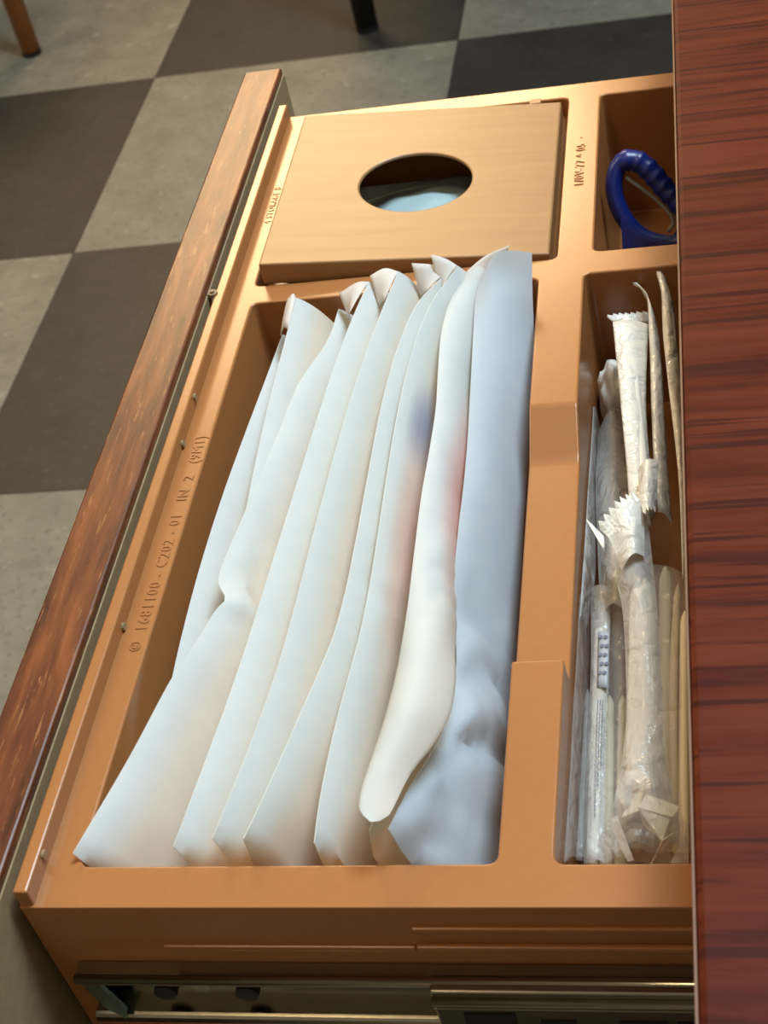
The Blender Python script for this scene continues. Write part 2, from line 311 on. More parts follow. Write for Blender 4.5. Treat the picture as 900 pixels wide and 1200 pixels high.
def grid(fn, nu, nv, bm=None):
    bm = bm or bmesh.new(); V = [[bm.verts.new(fn(i/(nu-1), j/(nv-1))) for j in range(nv)] for i in range(nu)]
    for i in range(nu-1):
        for j in range(nv-1): bm.faces.new((V[i][j], V[i+1][j], V[i+1][j+1], V[i][j+1]))
    return bm, V
box('stack', -0.155, -0.073, 0.490, 0.578, T-0.0575, T-0.022, M['tissue'], ts, 0.003)
def tis(u, v):
    x = -0.150 + u*0.070; y = 0.494 + v*0.080; d = math.hypot((x+0.113)/0.035, (y-0.528)/0.04)
    return (x, y, T - 0.0195 + 0.013*max(0, 1-d*0.8)**0.8 - 0.10*max(0, y-0.540) + 0.002*noise.noise((x*80, y*80, 3)))
bm, _ = grid(tis, 24, 24); o = obj('top_tissue', bm, M['tissue'], ts, True)
md = o.modifiers.new('s', 'SOLIDIFY'); md.thickness = 0.0004

# ------------------------------------------------------------------ white paper packets
def packet(label, E, B, name='paper_packet', nu=90, nv=20, bulge=0.004, thick=0.0018, seed=0, prints=(), flap=None, wr=0.0006, sm=3, endk=1e6, crk=None, uvp=(), shade_tint=1.0, tw=0.20, base=(0.91, 0.97, 1.0), group='white paper packets standing in the long well'):
    """E: fold edge far->near; B: function(u, edge point) giving the lower edge point."""
    root = thing(name, label, 'packet', (E[-1][0], E[-1][1], T - 0.055), group)
    E = [Vector((x, y, T+z)) for x, y, z in E]
    for _ in range(sm): E = [E[0]] + [(E[i-1] + E[i]*2 + E[i+1])/4 for i in range(1, len(E)-1)] + [E[-1]]
    def mid(u, v):
        e = cat(E, u); b = B(u, e); d = (b - e); n = Vector((-d.z, 0, d.x)); n.normalize()
        if n.z < 0: n = -n
        p = e + d*v + n*(bulge*min(1, (1-u)*endk)*math.sin(math.pi*min(1, v**0.75)))
        w = noise.noise(Vector((p.x*45, p.y*16, seed*7.3))) + 0.5*noise.noise(Vector((p.x*120, p.y*40, seed*3.1)))
        p = p + n*(wr*w*min(1, v*5))
        if u > 0.93 and endk > 1e5: p = p - n*(0.0035*(u-0.93)/0.07*min(1, v*3))
        if crk:
            a, ua, ub, fq = crk; k = max(0, min(1, (u-ua)*10, (ub-u)*10))*min(1, v*9, (1-v)*6)
            rd = abs(noise.noise(Vector((p.x*fq*1.6, p.y*fq, seed*5.7)))) + 0.5*abs(noise.noise(Vector((p.x*fq*3, p.y*fq*2.2, seed*2.9))))
            p = p + n*(a*k*(rd-0.25))
        return p, n
    bm = bmesh.new(); cl = bm.loops.layers.float_color.new('print')  # holds packet marks plus the painted light-to-shade gradient
    F = []; K = []; UV = {}
    for i in range(nu):
        fr = []; bk = []
        for j in range(nv):
            u, v = i/(nu-1), j/(nv-1); p, n = mid(u, v)
            h = thick*min(1, 7*u, 7*(1-u))*max(0, math.sin(math.pi*v))**0.5*0.5 + 0.00012
            fr.append(bm.verts.new(p + n*h)); bk.append(bm.verts.new(p - n*h)); UV[fr[-1]] = UV[bk[-1]] = (u, v)
        F.append(fr); K.append(bk)
    for i in range(nu-1):
        for j in range(nv-1):
            bm.faces.new((F[i][j], F[i+1][j], F[i+1][j+1], F[i][j+1])); bm.faces.new((K[i][j], K[i][j+1], K[i+1][j+1], K[i+1][j]))
    for i in range(nu-1):
        bm.faces.new((F[i][0], K[i][0], K[i+1][0], F[i+1][0])); bm.faces.new((F[i][-1], F[i+1][-1], K[i+1][-1], K[i][-1]))
    for j in range(nv-1):
        bm.faces.new((F[0][j], F[0][j+1], K[0][j+1], K[0][j])); bm.faces.new((F[-1][j], K[-1][j], K[-1][j+1], F[-1][j+1]))
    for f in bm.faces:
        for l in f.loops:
            q = l.vert.co; u, v = UV[l.vert]; t_ = max(0, min(1, (v-0.05)/tw)); c = Vector(base).lerp(Vector((1.0, 0.915, 0.80)), t_*t_*(3-2*t_)*shade_tint)  # cool lit edge to cream fold shade, painted into the paper colour
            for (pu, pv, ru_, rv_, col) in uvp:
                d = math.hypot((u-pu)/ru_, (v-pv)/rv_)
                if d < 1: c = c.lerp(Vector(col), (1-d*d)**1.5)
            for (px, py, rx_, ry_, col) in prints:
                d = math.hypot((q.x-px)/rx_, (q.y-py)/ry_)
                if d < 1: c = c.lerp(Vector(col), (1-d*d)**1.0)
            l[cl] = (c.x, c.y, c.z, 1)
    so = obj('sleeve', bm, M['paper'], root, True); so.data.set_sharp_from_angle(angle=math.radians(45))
    for fpts in (flap or []):
        n = len(fpts[0])
        A = [Vector((p[0], p[1], T+p[2])) for p in fpts[0]]; C_ = [Vector((p[0], p[1], T+p[2])) for p in fpts[1]]
        def ff(u, v): return cat(A, u).lerp(cat(C_, u), v) + Vector((0, 0, 0.0006*math.sin(math.pi*v)))
        b2, _ = grid(ff, 10, 6); l2 = b2.loops.layers.float_color.new('print')
        for f in b2.faces:
            for l in f.loops: l[l2] = (1, 1, 1, 1)
        o = obj('flap', b2, M['paper'], root, True); sd = o.modifiers.new('s', 'SOLIDIFY'); sd.thickness = 0.00025
    return root
def lean(dx, dz, xmax):
    def B(u, e): return Vector((min(e.x + dx, xmax), e.y, max(e.z - dz, T - 0.0572)))
    return B
def table(pts):
    P = [(x, y, T+z) for x, y, z in pts]
    def B(u, e): return cat(P, u)
    return B
E = {
#<EDGES
'p1': [(-0.1601, 0.4553, -0.009), (-0.1605, 0.4297, -0.008), (-0.1629, 0.4004, -0.007), (-0.1643, 0.3647, -0.006), (-0.1666, 0.3361, -0.005), (-0.1636, 0.2864, -0.005), (-0.1649, 0.2754, -0.011), (-0.1663, 0.2669, -0.016)] ,
'p2': [(-0.1519, 0.4578, 0.005), (-0.1521, 0.4406, 0.004), (-0.1522, 0.42, 0.0028), (-0.1539, 0.4071, 0.0019), (-0.1533, 0.3821, 0.0003), (-0.1524, 0.355, -0.0016), (-0.1526, 0.3369, -0.003), (-0.1523, 0.3196, -0.0043), (-0.1519, 0.2907, -0.0068), (-0.156, 0.2644, -0.0093), (-0.1624, 0.2402, -0.012)] ,
'p3': [(-0.137, 0.4571, -0.001), (-0.1384, 0.4375, -0.0008), (-0.1448, 0.4136, -0.0004), (-0.1475, 0.3862, 0.0), (-0.1501, 0.3607, 0.0004), (-0.1524, 0.3407, 0.0007), (-0.1541, 0.3237, 0.001), (-0.1536, 0.317, 0.0011), (-0.1499, 0.3099, 0.0013), (-0.1521, 0.3051, 0.0014), (-0.1555, 0.2918, 0.0017), (-0.1596, 0.278, 0.002), (-0.1651, 0.2494, 0.0026), (-0.1723, 0.2186, 0.0034)] ,
'p4': [(-0.1238, 0.4581, 0.009), (-0.1278, 0.441, 0.0087), (-0.13, 0.4196, 0.0084), (-0.1313, 0.3884, 0.0079), (-0.1333, 0.3557, 0.0073), (-0.1352, 0.3259, 0.0067), (-0.1368, 0.3051, 0.0062), (-0.1371, 0.2856, 0.0058), (-0.1389, 0.2687, 0.0053), (-0.1413, 0.2499, 0.0049), (-0.1435, 0.2322, 0.0044), (-0.1448, 0.22, 0.004)] ,
'p5': [(-0.1121, 0.4575, 0.0126), (-0.1164, 0.4371, 0.0123), (-0.1188, 0.4091, 0.0118), (-0.1217, 0.3831, 0.0114), (-0.1223, 0.347, 0.0107), (-0.1237, 0.318, 0.0101), (-0.1244, 0.2978, 0.0097), (-0.1237, 0.2787, 0.0092), (-0.1267, 0.2609, 0.0088), (-0.1291, 0.2413, 0.0082), (-0.133, 0.2256, 0.0078), (-0.1332, 0.22, 0.0076)] ,
'p6': [(-0.0939, 0.458, 0.0106), (-0.1011, 0.4475, 0.0104), (-0.1048, 0.4391, 0.0103), (-0.1071, 0.4239, 0.0101), (-0.1091, 0.4056, 0.0099), (-0.1105, 0.3839, 0.0097), (-0.1097, 0.3513, 0.0093), (-0.1102, 0.3218, 0.0089), (-0.11, 0.3012, 0.0086), (-0.1114, 0.2852, 0.0083), (-0.113, 0.2778, 0.0082), (-0.1162, 0.2612, 0.0079), (-0.1195, 0.2457, 0.0076), (-0.1232, 0.2271, 0.0073), (-0.1252, 0.22, 0.0071)] ,
'p7': [(-0.0905, 0.458, 0.0121), (-0.0963, 0.4469, 0.0118), (-0.0987, 0.4404, 0.0116), (-0.1008, 0.4311, 0.0114), (-0.1024, 0.4128, 0.0109), (-0.1039, 0.3974, 0.0106), (-0.1045, 0.3826, 0.0102), (-0.1042, 0.3508, 0.0094), (-0.1034, 0.3287, 0.0088), (-0.1033, 0.3015, 0.0079), (-0.1031, 0.2856, 0.0074), (-0.105, 0.2766, 0.0071), (-0.1065, 0.2692, 0.0068), (-0.1071, 0.2535, 0.0062), (-0.1079, 0.2347, 0.0055), (-0.1083, 0.227, 0.0052), (-0.1072, 0.22, 0.0049)] ,
'p8': [(-0.089, 0.4579, 0.008), (-0.0936, 0.4442, 0.0083), (-0.0943, 0.424, 0.0087), (-0.0932, 0.4047, 0.0091), (-0.0908, 0.3818, 0.0096), (-0.0913, 0.3647, 0.01), (-0.0919, 0.3387, 0.0107), (-0.0909, 0.3181, 0.0112), (-0.0899, 0.2903, 0.012), (-0.0902, 0.268, 0.0127), (-0.0913, 0.2531, 0.0132), (-0.0932, 0.2389, 0.0137), (-0.095, 0.2281, 0.0141), (-0.0946, 0.2241, 0.0143), (-0.0931, 0.221, 0.0144), (-0.0907, 0.2193, 0.0145)] ,
'p8b': [(-0.0771, 0.458, 0.004), (-0.0874, 0.4608, -0.012), (-0.0873, 0.4357, -0.016), (-0.0868, 0.4144, -0.018), (-0.0854, 0.3876, -0.018), (-0.0847, 0.3627, -0.018), (-0.0836, 0.3374, -0.016), (-0.0808, 0.3083, -0.008), (-0.077, 0.2826, 0.004), (-0.0753, 0.2693, 0.007), (-0.0754, 0.2565, 0.009), (-0.0785, 0.2463, 0.01), (-0.083, 0.2363, 0.0115), (-0.0856, 0.2265, 0.0125), (-0.0867, 0.2224, 0.013), (-0.0887, 0.2203, 0.0135)] ,
'p9': [(-0.0895, 0.4554, -0.004), (-0.0891, 0.3948, -0.0014), (-0.0901, 0.351, 0.0008), (-0.0884, 0.3121, 0.003), (-0.088, 0.2774, 0.0052), (-0.0888, 0.2524, 0.0069), (-0.0912, 0.2321, 0.0085), (-0.0921, 0.2204, 0.0095)] ,
'p10': [(-0.0786, 0.4575, 0.014), (-0.0837, 0.454, 0.009), (-0.0844, 0.4447, 0.007), (-0.0837, 0.4275, 0.005), (-0.0833, 0.4146, 0.004), (-0.0822, 0.3888, 0.003), (-0.0813, 0.3718, 0.003), (-0.0807, 0.3517, 0.003), (-0.0809, 0.3329, 0.003), (-0.081, 0.3125, 0.002), (-0.08, 0.3003, -0.003), (-0.078, 0.2867, -0.006), (-0.0777, 0.2651, -0.004), (-0.0819, 0.2522, -0.002), (-0.0854, 0.238, 0.004), (-0.0871, 0.22, 0.0103)] ,
#EDGES>
}
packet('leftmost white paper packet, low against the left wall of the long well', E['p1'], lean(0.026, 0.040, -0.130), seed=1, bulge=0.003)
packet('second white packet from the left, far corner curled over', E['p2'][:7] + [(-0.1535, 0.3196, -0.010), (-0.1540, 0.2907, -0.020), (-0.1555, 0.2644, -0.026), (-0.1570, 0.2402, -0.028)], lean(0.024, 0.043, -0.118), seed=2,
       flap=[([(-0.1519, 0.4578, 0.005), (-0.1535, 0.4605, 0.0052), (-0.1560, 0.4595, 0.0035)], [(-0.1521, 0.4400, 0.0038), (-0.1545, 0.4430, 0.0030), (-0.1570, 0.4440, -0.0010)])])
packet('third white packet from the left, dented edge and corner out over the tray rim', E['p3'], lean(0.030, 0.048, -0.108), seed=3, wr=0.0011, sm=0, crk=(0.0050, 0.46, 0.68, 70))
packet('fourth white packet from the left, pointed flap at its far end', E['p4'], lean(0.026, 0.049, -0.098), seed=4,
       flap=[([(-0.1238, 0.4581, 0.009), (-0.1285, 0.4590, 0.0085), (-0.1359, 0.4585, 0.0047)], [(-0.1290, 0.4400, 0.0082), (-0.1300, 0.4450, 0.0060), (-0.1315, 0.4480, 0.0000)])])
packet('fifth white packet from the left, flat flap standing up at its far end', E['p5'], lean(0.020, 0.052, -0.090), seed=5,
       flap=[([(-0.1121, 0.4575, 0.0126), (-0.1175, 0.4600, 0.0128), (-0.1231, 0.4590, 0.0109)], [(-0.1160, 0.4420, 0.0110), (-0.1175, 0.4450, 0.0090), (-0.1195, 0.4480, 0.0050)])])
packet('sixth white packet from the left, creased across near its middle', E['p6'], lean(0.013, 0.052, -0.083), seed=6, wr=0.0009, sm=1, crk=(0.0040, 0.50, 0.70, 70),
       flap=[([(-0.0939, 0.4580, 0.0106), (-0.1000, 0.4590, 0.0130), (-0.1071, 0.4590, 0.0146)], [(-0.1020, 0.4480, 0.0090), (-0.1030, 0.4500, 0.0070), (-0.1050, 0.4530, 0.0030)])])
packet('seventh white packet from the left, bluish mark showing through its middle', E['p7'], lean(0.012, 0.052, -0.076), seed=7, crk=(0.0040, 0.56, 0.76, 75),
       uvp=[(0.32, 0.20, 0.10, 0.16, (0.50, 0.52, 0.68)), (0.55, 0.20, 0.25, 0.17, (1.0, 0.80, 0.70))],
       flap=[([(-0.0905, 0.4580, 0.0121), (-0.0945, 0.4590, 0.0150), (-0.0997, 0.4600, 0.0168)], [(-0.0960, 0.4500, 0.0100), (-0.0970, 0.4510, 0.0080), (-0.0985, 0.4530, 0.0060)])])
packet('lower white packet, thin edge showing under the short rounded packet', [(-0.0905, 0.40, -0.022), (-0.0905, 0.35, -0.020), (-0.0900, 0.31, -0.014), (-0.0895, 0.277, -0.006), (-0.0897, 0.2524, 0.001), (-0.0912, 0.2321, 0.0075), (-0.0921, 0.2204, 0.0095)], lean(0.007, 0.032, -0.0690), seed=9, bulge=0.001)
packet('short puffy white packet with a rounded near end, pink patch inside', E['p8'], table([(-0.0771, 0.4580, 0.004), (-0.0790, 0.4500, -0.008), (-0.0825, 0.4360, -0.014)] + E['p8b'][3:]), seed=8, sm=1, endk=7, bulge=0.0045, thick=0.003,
       tw=0.7, shade_tint=0.6, uvp=[(0.44, 0.50, 0.24, 0.42, (1.0, 0.62, 0.56))], crk=(0.0022, 0.30, 0.75, 60),
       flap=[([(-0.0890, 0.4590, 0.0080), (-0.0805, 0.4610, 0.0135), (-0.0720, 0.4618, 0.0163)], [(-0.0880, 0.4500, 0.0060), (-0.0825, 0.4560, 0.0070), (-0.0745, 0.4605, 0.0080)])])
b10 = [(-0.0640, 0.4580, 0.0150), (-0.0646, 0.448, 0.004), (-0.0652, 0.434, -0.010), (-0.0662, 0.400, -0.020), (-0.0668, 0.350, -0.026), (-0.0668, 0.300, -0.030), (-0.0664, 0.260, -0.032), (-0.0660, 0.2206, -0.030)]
packet('rightmost white packet, widest, cool-lit face bent up at its far right corner', E['p10'], table(b10), seed=10, sm=1, bulge=0.002, wr=0.0012, shade_tint=0.0, base=(0.79, 0.865, 0.955), crk=(0.0065, 0.58, 1.2, 42))  # cool sky light on this face is painted into its base colour

# ------------------------------------------------------------------ wrapped cutlery in the narrow well
S = {
#<SHEETS
'pack_l': [(-0.0376, 0.4417, -0.006), (-0.0343, 0.3972, -0.0049), (-0.0316, 0.3586, -0.0038), (-0.0306, 0.3333, -0.003)] ,
'pack_r': [(-0.0255, 0.4417, -0.008), (-0.0262, 0.3987, -0.0068), (-0.0245, 0.36, -0.0056), (-0.0232, 0.3421, -0.005)] ,
'f2_l': [(-0.0308, 0.4651, -0.006), (-0.0265, 0.4571, -0.0063), (-0.0254, 0.4401, -0.0068), (-0.0247, 0.4001, -0.0081), (-0.024, 0.3718, -0.0091), (-0.0228, 0.3492, -0.01)] ,
'f2_r': [(-0.0279, 0.4633, -0.008), (-0.0232, 0.4463, -0.0087), (-0.0213, 0.4241, -0.0096), (-0.0203, 0.3901, -0.011), (-0.0195, 0.3666, -0.0121), (-0.0187, 0.3482, -0.013)] ,
'f3_l': [(-0.0223, 0.4644, -0.002), (-0.0207, 0.4515, -0.0029), (-0.0204, 0.4314, -0.0044), (-0.019, 0.4061, -0.0064), (-0.0165, 0.3641, -0.01), (-0.0161, 0.3238, -0.014)] ,
'f3_r': [(-0.0192, 0.4631, -0.004), (-0.0165, 0.4469, -0.0054), (-0.0157, 0.4295, -0.007), (-0.0147, 0.4088, -0.009), (-0.014, 0.3675, -0.0133), (-0.0143, 0.3275, -0.018)] ,
'bag_l': [(-0.0313, 0.3393, -0.002), (-0.0365, 0.3298, -0.008), (-0.0329, 0.3074, -0.01), (-0.0318, 0.2678, -0.011), (-0.0348, 0.2415, -0.013), (-0.0389, 0.2359, -0.018), (-0.0392, 0.2316, -0.022), (-0.0402, 0.231, -0.028)] ,
'bag_r': [(-0.0255, 0.3403, -0.002), (-0.0244, 0.327, -0.006), (-0.023, 0.3064, -0.006), (-0.0218, 0.2789, -0.007), (-0.0214, 0.2573, -0.009), (-0.0187, 0.2418, -0.012), (-0.0181, 0.2361, -0.015), (-0.0181, 0.2301, -0.02), (-0.0186, 0.2302, -0.027)] ,
'core_l': [(-0.0303, 0.3203, -0.013), (-0.0304, 0.2882, -0.0138), (-0.0303, 0.2619, -0.0146), (-0.0302, 0.2483, -0.015)] ,
'core_r': [(-0.0259, 0.3234, -0.013), (-0.0241, 0.2879, -0.0139), (-0.0242, 0.2646, -0.0145), (-0.0234, 0.2482, -0.015)] ,
'k1': [(-0.0211, 0.3303, -0.016), (-0.0216, 0.2999, -0.0168), (-0.0219, 0.2699, -0.0177), (-0.0219, 0.2325, -0.019)] ,
'k2': [(-0.0173, 0.3211, -0.014), (-0.0187, 0.2983, -0.0152), (-0.0194, 0.2691, -0.0168), (-0.0195, 0.2325, -0.019)] ,
'k3': [(-0.0155, 0.3083, -0.012), (-0.0165, 0.2672, -0.0145), (-0.0171, 0.2311, -0.017)] ,
'wand': [(-0.0412, 0.3158, -0.026), (-0.0413, 0.2795, -0.0252), (-0.0414, 0.2499, -0.0245), (-0.0412, 0.2325, -0.024)] ,
'sl_l': [(-0.0442, 0.3316, -0.024), (-0.0433, 0.3002, -0.0234), (-0.0434, 0.2687, -0.0228), (-0.0431, 0.2316, -0.022)] ,
'sl_r': [(-0.0378, 0.3293, -0.022), (-0.0377, 0.2983, -0.0214), (-0.0378, 0.267, -0.0208), (-0.0374, 0.2302, -0.02)] ,
'w7_l': [(-0.0521, 0.4211, -0.026), (-0.0499, 0.381, -0.0227), (-0.0492, 0.3418, -0.019), (-0.0489, 0.3122, -0.016)] ,
'w7_r': [(-0.0466, 0.4269, -0.04), (-0.0445, 0.3763, -0.0341), (-0.0437, 0.3404, -0.0293), (-0.0451, 0.3177, -0.026)] ,
'w7b_l': [(-0.0492, 0.3208, -0.016), (-0.0487, 0.286, -0.0141), (-0.0486, 0.2549, -0.0122), (-0.0478, 0.2236, -0.01)] ,
'w7b_r': [(-0.0452, 0.3357, -0.032), (-0.0446, 0.3, -0.0307), (-0.0443, 0.268, -0.0294), (-0.0434, 0.2357, -0.028)] ,
'm_l': [(-0.0446, 0.4173, -0.034), (-0.0448, 0.3902, -0.0314), (-0.0431, 0.3538, -0.0277), (-0.0409, 0.3208, -0.024)] ,
'm_r': [(-0.0366, 0.4242, -0.03), (-0.0336, 0.3839, -0.0266), (-0.0325, 0.3486, -0.0233), (-0.0319, 0.3166, -0.02)] ,
'ball': [(-0.0424, 0.4505, -0.036), (-0.0446, 0.4385, -0.036), (-0.0391, 0.4355, -0.036), (-0.0408, 0.4285, -0.036)] ,
'brn_l': [(-0.0406, 0.3352, -0.028), (-0.0397, 0.2969, -0.0273), (-0.0395, 0.2658, -0.0267), (-0.0396, 0.2343, -0.026)] ,
'brn_r': [(-0.0319, 0.3309, -0.024), (-0.0316, 0.2938, -0.024), (-0.0318, 0.2635, -0.024), (-0.0322, 0.2329, -0.024)] ,
#SHEETS>
}
def up(pts): return [(max(x, -0.0468 + 0.0026*min(1, -z/0.06)) if 0.2 < y < 0.4642 and x > -0.06 and z < 0.002 else x, min(y, 0.4626) if y < 0.47 else y, T+z) for x, y, z in pts]
def sheet(L, R, nu, nv, arch=0.003, cr=0.0008, f=90, seed=0, zig0=0.0, zig1=0.0, facet=0.0):
    L, R = up(L), up(R)
    def fn(u, v):
        p = cat(L, u).lerp(cat(R, u), v)
        p.z += arch*math.sin(math.pi*v) + cr*noise.noise(Vector((p.x*f*2, p.y*f*0.5, seed)))
        if facet: p.z += facet*noise.noise(Vector((p.x*160, p.y*110, seed+5)))*max(0, min(1, (u-0.72)*5))
        k = round(v*(nv-1))
        if zig0 and u == 0 and k % 2: p += (cat(L, 0) - cat(L, 0.1)).normalized()*zig0
        if zig1 and u == 1 and k % 2: p += (cat(L, 1) - cat(L, 0.9)).normalized()*zig1
        return p
    return grid(fn, nu, nv)[0]
def film_part(name, L, R, mtl, parent, nu=30, nv=9, th=0.0002, smooth=True, **k):
    o = obj(name, sheet(L, R, nu, nv, **k), mtl, parent, smooth); s = o.modifiers.new('s', 'SOLIDIFY'); s.thickness = th; return o
def handle(name, pts, wids, mtl, parent, th=0.0016):
    """a flat moulded utensil following pts with half-widths wids and a rounded tip"""
    P = up(pts); bm = bmesh.new(); n = 24; rows = []
    for i in range(n):
        u = (i/(n-1))**1.6; c = cat(P, u); wv = wids[0] + (wids[1]-wids[0])*u
        if u < 0.05: wv *= math.sqrt(max(0.12, 1-(1-u/0.05)**2))
        row = []
        for a in range(10):
            an = 2*math.pi*a/10; row.append(bm.verts.new(c + Vector((wv*math.cos(an), 0, th*math.sin(an)))))
        rows.append(row)
    for i in range(n-1):
        for a in range(10): bm.faces.new((rows[i][a], rows[i][(a+1) % 10], rows[i+1][(a+1) % 10], rows[i+1][a]))
    bm.faces.new(rows[0][::-1]); bm.faces.new(rows[-1]); return obj(name, bm, mtl, parent, True)

G = 'plastic wrapped cutlery in the narrow well'
t = thing('cutlery_pack', 'flat glossy cream pack with crimped end, standing at the far end of the narrow well', 'cutlery', (-0.031, 0.40, T-0.058), G)
film_part('wrapper', S['pack_l'], S['pack_r'], M['film_white'], t, 34, 12, 0.002, arch=0.0015, cr=0.0012, f=70, seed=2)
film_part('crimped_end', [(-0.0405, 0.4545, -0.0130), (-0.0386, 0.4526, -0.0138)], [(-0.0262, 0.4560, -0.0140), (-0.0261, 0.4525, -0.0158)], M['film_white'], t, 5, 15, 0.0003, arch=0.001, cr=0.001, seed=4, zig0=0.0012)
handle('napkin_edge', [(x+0.0045, y+0.004, z-0.001) for x, y, z in S['pack_l']], (0.0022, 0.0018), M['white'], t, 0.0012)
t = thing('plastic_wrapper', 'tall clear wrapper with a hooked torn tip behind the cream pack', 'wrapper', (-0.024, 0.40, T-0.058), G)
film_part('film', S['f2_l'], S['f2_r'], M['film_white'], t, 36, 8, 0.0003, arch=0.002, cr=0.0012, seed=6, zig0=0.001)
t = thing('plastic_wrapper', 'clear wrapper with a toothed torn end, closest to the desk edge', 'wrapper', (-0.018, 0.40, T-0.058), G)
film_part('film', S['f3_l'], S['f3_r'], M['film_white'], t, 44, 8, 0.0003, arch=0.0015, cr=0.0012, seed=8, zig0=0.001)

t = thing('cutlery_pouch', 'crumpled clear pouch of white cutlery with torn top, nearest in the narrow well', 'cutlery', (-0.029, 0.28, T-0.058), G)
film_part('pouch', S['bag_l'], S['bag_r'], M['film'], t, 60, 14, 0.0002, smooth=False, arch=0.004, cr=0.0014, f=70, seed=11, facet=0.006)
handle('utensil', [((a[0]*0.66+b[0]*0.34), a[1], a[2]) for a, b in zip(S['core_l'], S['core_r'])], (0.0026, 0.0042), M['white'], t, 0.0018)
handle('utensil', [((a[0]*0.22+b[0]*0.78), a[1]+0.004, a[2]-0.001) for a, b in zip(S['core_l'], S['core_r'])], (0.0018, 0.0026), M['white'], t, 0.0016)
film_part('torn_top', [(-0.0392, 0.3340, -0.001), (-0.0360, 0.3290, -0.002), (-0.0330, 0.3200, -0.005)], [(-0.0275, 0.3420, 0.004), (-0.0262, 0.3350, 0.001), (-0.0262, 0.3230, -0.003)], M['film_white'], t, 12, 15, 0.0003, smooth=False, arch=0.003, cr=0.0022, f=120, seed=13, zig0=0.0022)
film_part('torn_strip', [(-0.0280, 0.3570, 0.001), (-0.0275, 0.3450, 0.002), (-0.0262, 0.3350, 0.003)], [(-0.0215, 0.3600, 0.002), (-0.0220, 0.3520, 0.002), (-0.0225, 0.3400, 0.001)], M['film_white'], t, 10, 9, 0.0003, smooth=False, arch=0.002, cr=0.0016, f=100, seed=15, zig1=0.002)

folds = [[(-0.0324, 0.2365, -0.009), (-0.0292, 0.2415, -0.004), (-0.0258, 0.2441, -0.003), (-0.0276, 0.2342, -0.003)], [(-0.0276, 0.2345, -0.002), (-0.0258, 0.2401, -0.004), (-0.0175, 0.2367, -0.005), (-0.0193, 0.2322, -0.003)], [(-0.0276, 0.2347, -0.003), (-0.0199, 0.2308, -0.002), (-0.022, 0.2266, -0.005), (-0.0272, 0.2339, -0.008)], [(-0.0219, 0.2262, -0.004), (-0.0194, 0.2282, -0.004), (-0.0254, 0.2247, -0.012)], [(-0.0362, 0.2377, -0.012), (-0.0338, 0.238, -0.01), (-0.0296, 0.2258, -0.012), (-0.031, 0.226, -0.013)], [(-0.0204, 0.2247, -0.012), (-0.016, 0.2366, -0.012), (-0.0163, 0.226, -0.014)], [(-0.0307, 0.2476, -0.005), (-0.0273, 0.2481, -0.004), (-0.0247, 0.2433, -0.003), (-0.0269, 0.2422, -0.004)]]
for q in folds:
    bm = bmesh.new(); f = [bm.verts.new((x, y, T+z)) for x, y, z in q]; bm.faces.new(f) if len(f) == 3 else [bm.faces.new(f[:3]), bm.faces.new((f[0], f[2], f[3]))]
    o = obj('fold', bm, M['film_mid'], t); o.modifiers.new('s', 'SOLIDIFY').thickness = 0.0003
for key, lab, wd in (('k1', 'cream plastic knife with rounded tip beside the clear pouch', (0.0019, 0.0016)), ('k2', 'cream plastic fork handle right of the cream knife', (0.0012, 0.0013)), ('k3', 'cream plastic utensil partly under the desk edge', (0.0014, 0.0016))):
    t = thing('plastic_knife' if key == 'k1' else 'plastic_fork', lab, 'cutlery', S[key][-1][:2] + (T-0.058,), G)
    handle('blade' if key == 'k1' else 'handle', S[key], wd, M['cream'], t)
film_part('wrapper', [(x-0.004, y, z+0.003) for x, y, z in S['k1']], [(x+0.0035, y, z+0.003) for x, y, z in S['k2']], M['film_thin'], t, 20, 7, 0.0002, arch=0.002, cr=0.0012, seed=17)

t = thing('wrapped_stick', 'thin white stick in a clear sleeve printed with dots and small lines', 'cutlery', (-0.041, 0.26, T-0.058), G)
bm = bmesh.new(); tube(bm, [cat(up(S['wand']), k/12) for k in range(13)], 0.0016, 10); obj('stick', bm, M['white'], t, True)
film_part('sleeve', S['sl_l'], S['sl_r'], M['film'], t, 26, 7, 0.0002, arch=0.002, cr=0.0006, seed=19)
sl_o, sr_o = up(S['sl_l']), up(S['sl_r'])
def on(u, v): p = cat(sl_o, u).lerp(cat(sr_o, u), v); p.z += 0.0026; return p
film_part('label_band', [tuple(on(0.30-0.1*k/2, 0.42) - Vector((0, 0, T+0.0004))) for k in range(3)][::-1] + [tuple(on(0.42, 0.42) - Vector((0, 0, T+0.0004)))], [tuple(on(0.30-0.1*k/2, 0.98) - Vector((0, 0, T+0.0004))) for k in range(3)][::-1] + [tuple(on(0.42, 0.98) - Vector((0, 0, T+0.0004)))], simple('pale_blue_print', (0.40, 0.43, 0.48), 0.4, var=0.05), t, 8, 5, 0.0002, arch=0.0003, cr=0)
for r in range(5):
    for c in range(2):
        p = on(0.225 + r*0.035, 0.58 + c*0.24 + (0.08 if r % 2 else 0)); bm = bmesh.new(); disc(bm, p, 0.00065, (0, 0, 1), 0.0002, 8); obj('dot', bm, M['ink'], t)
bm = bmesh.new()
for c in range(3):
    u = 0.47
    while u < 0.86 - 0.08*c:
        L_ = random.uniform(0.010, 0.022); a = on(u, 0.52 + c*0.13); b_ = on(u + L_, 0.52 + c*0.13); tube(bm, [a, b_], 0.00016, 4); u += L_ + 0.006
obj('printed_lines', bm, M['ink'], t)

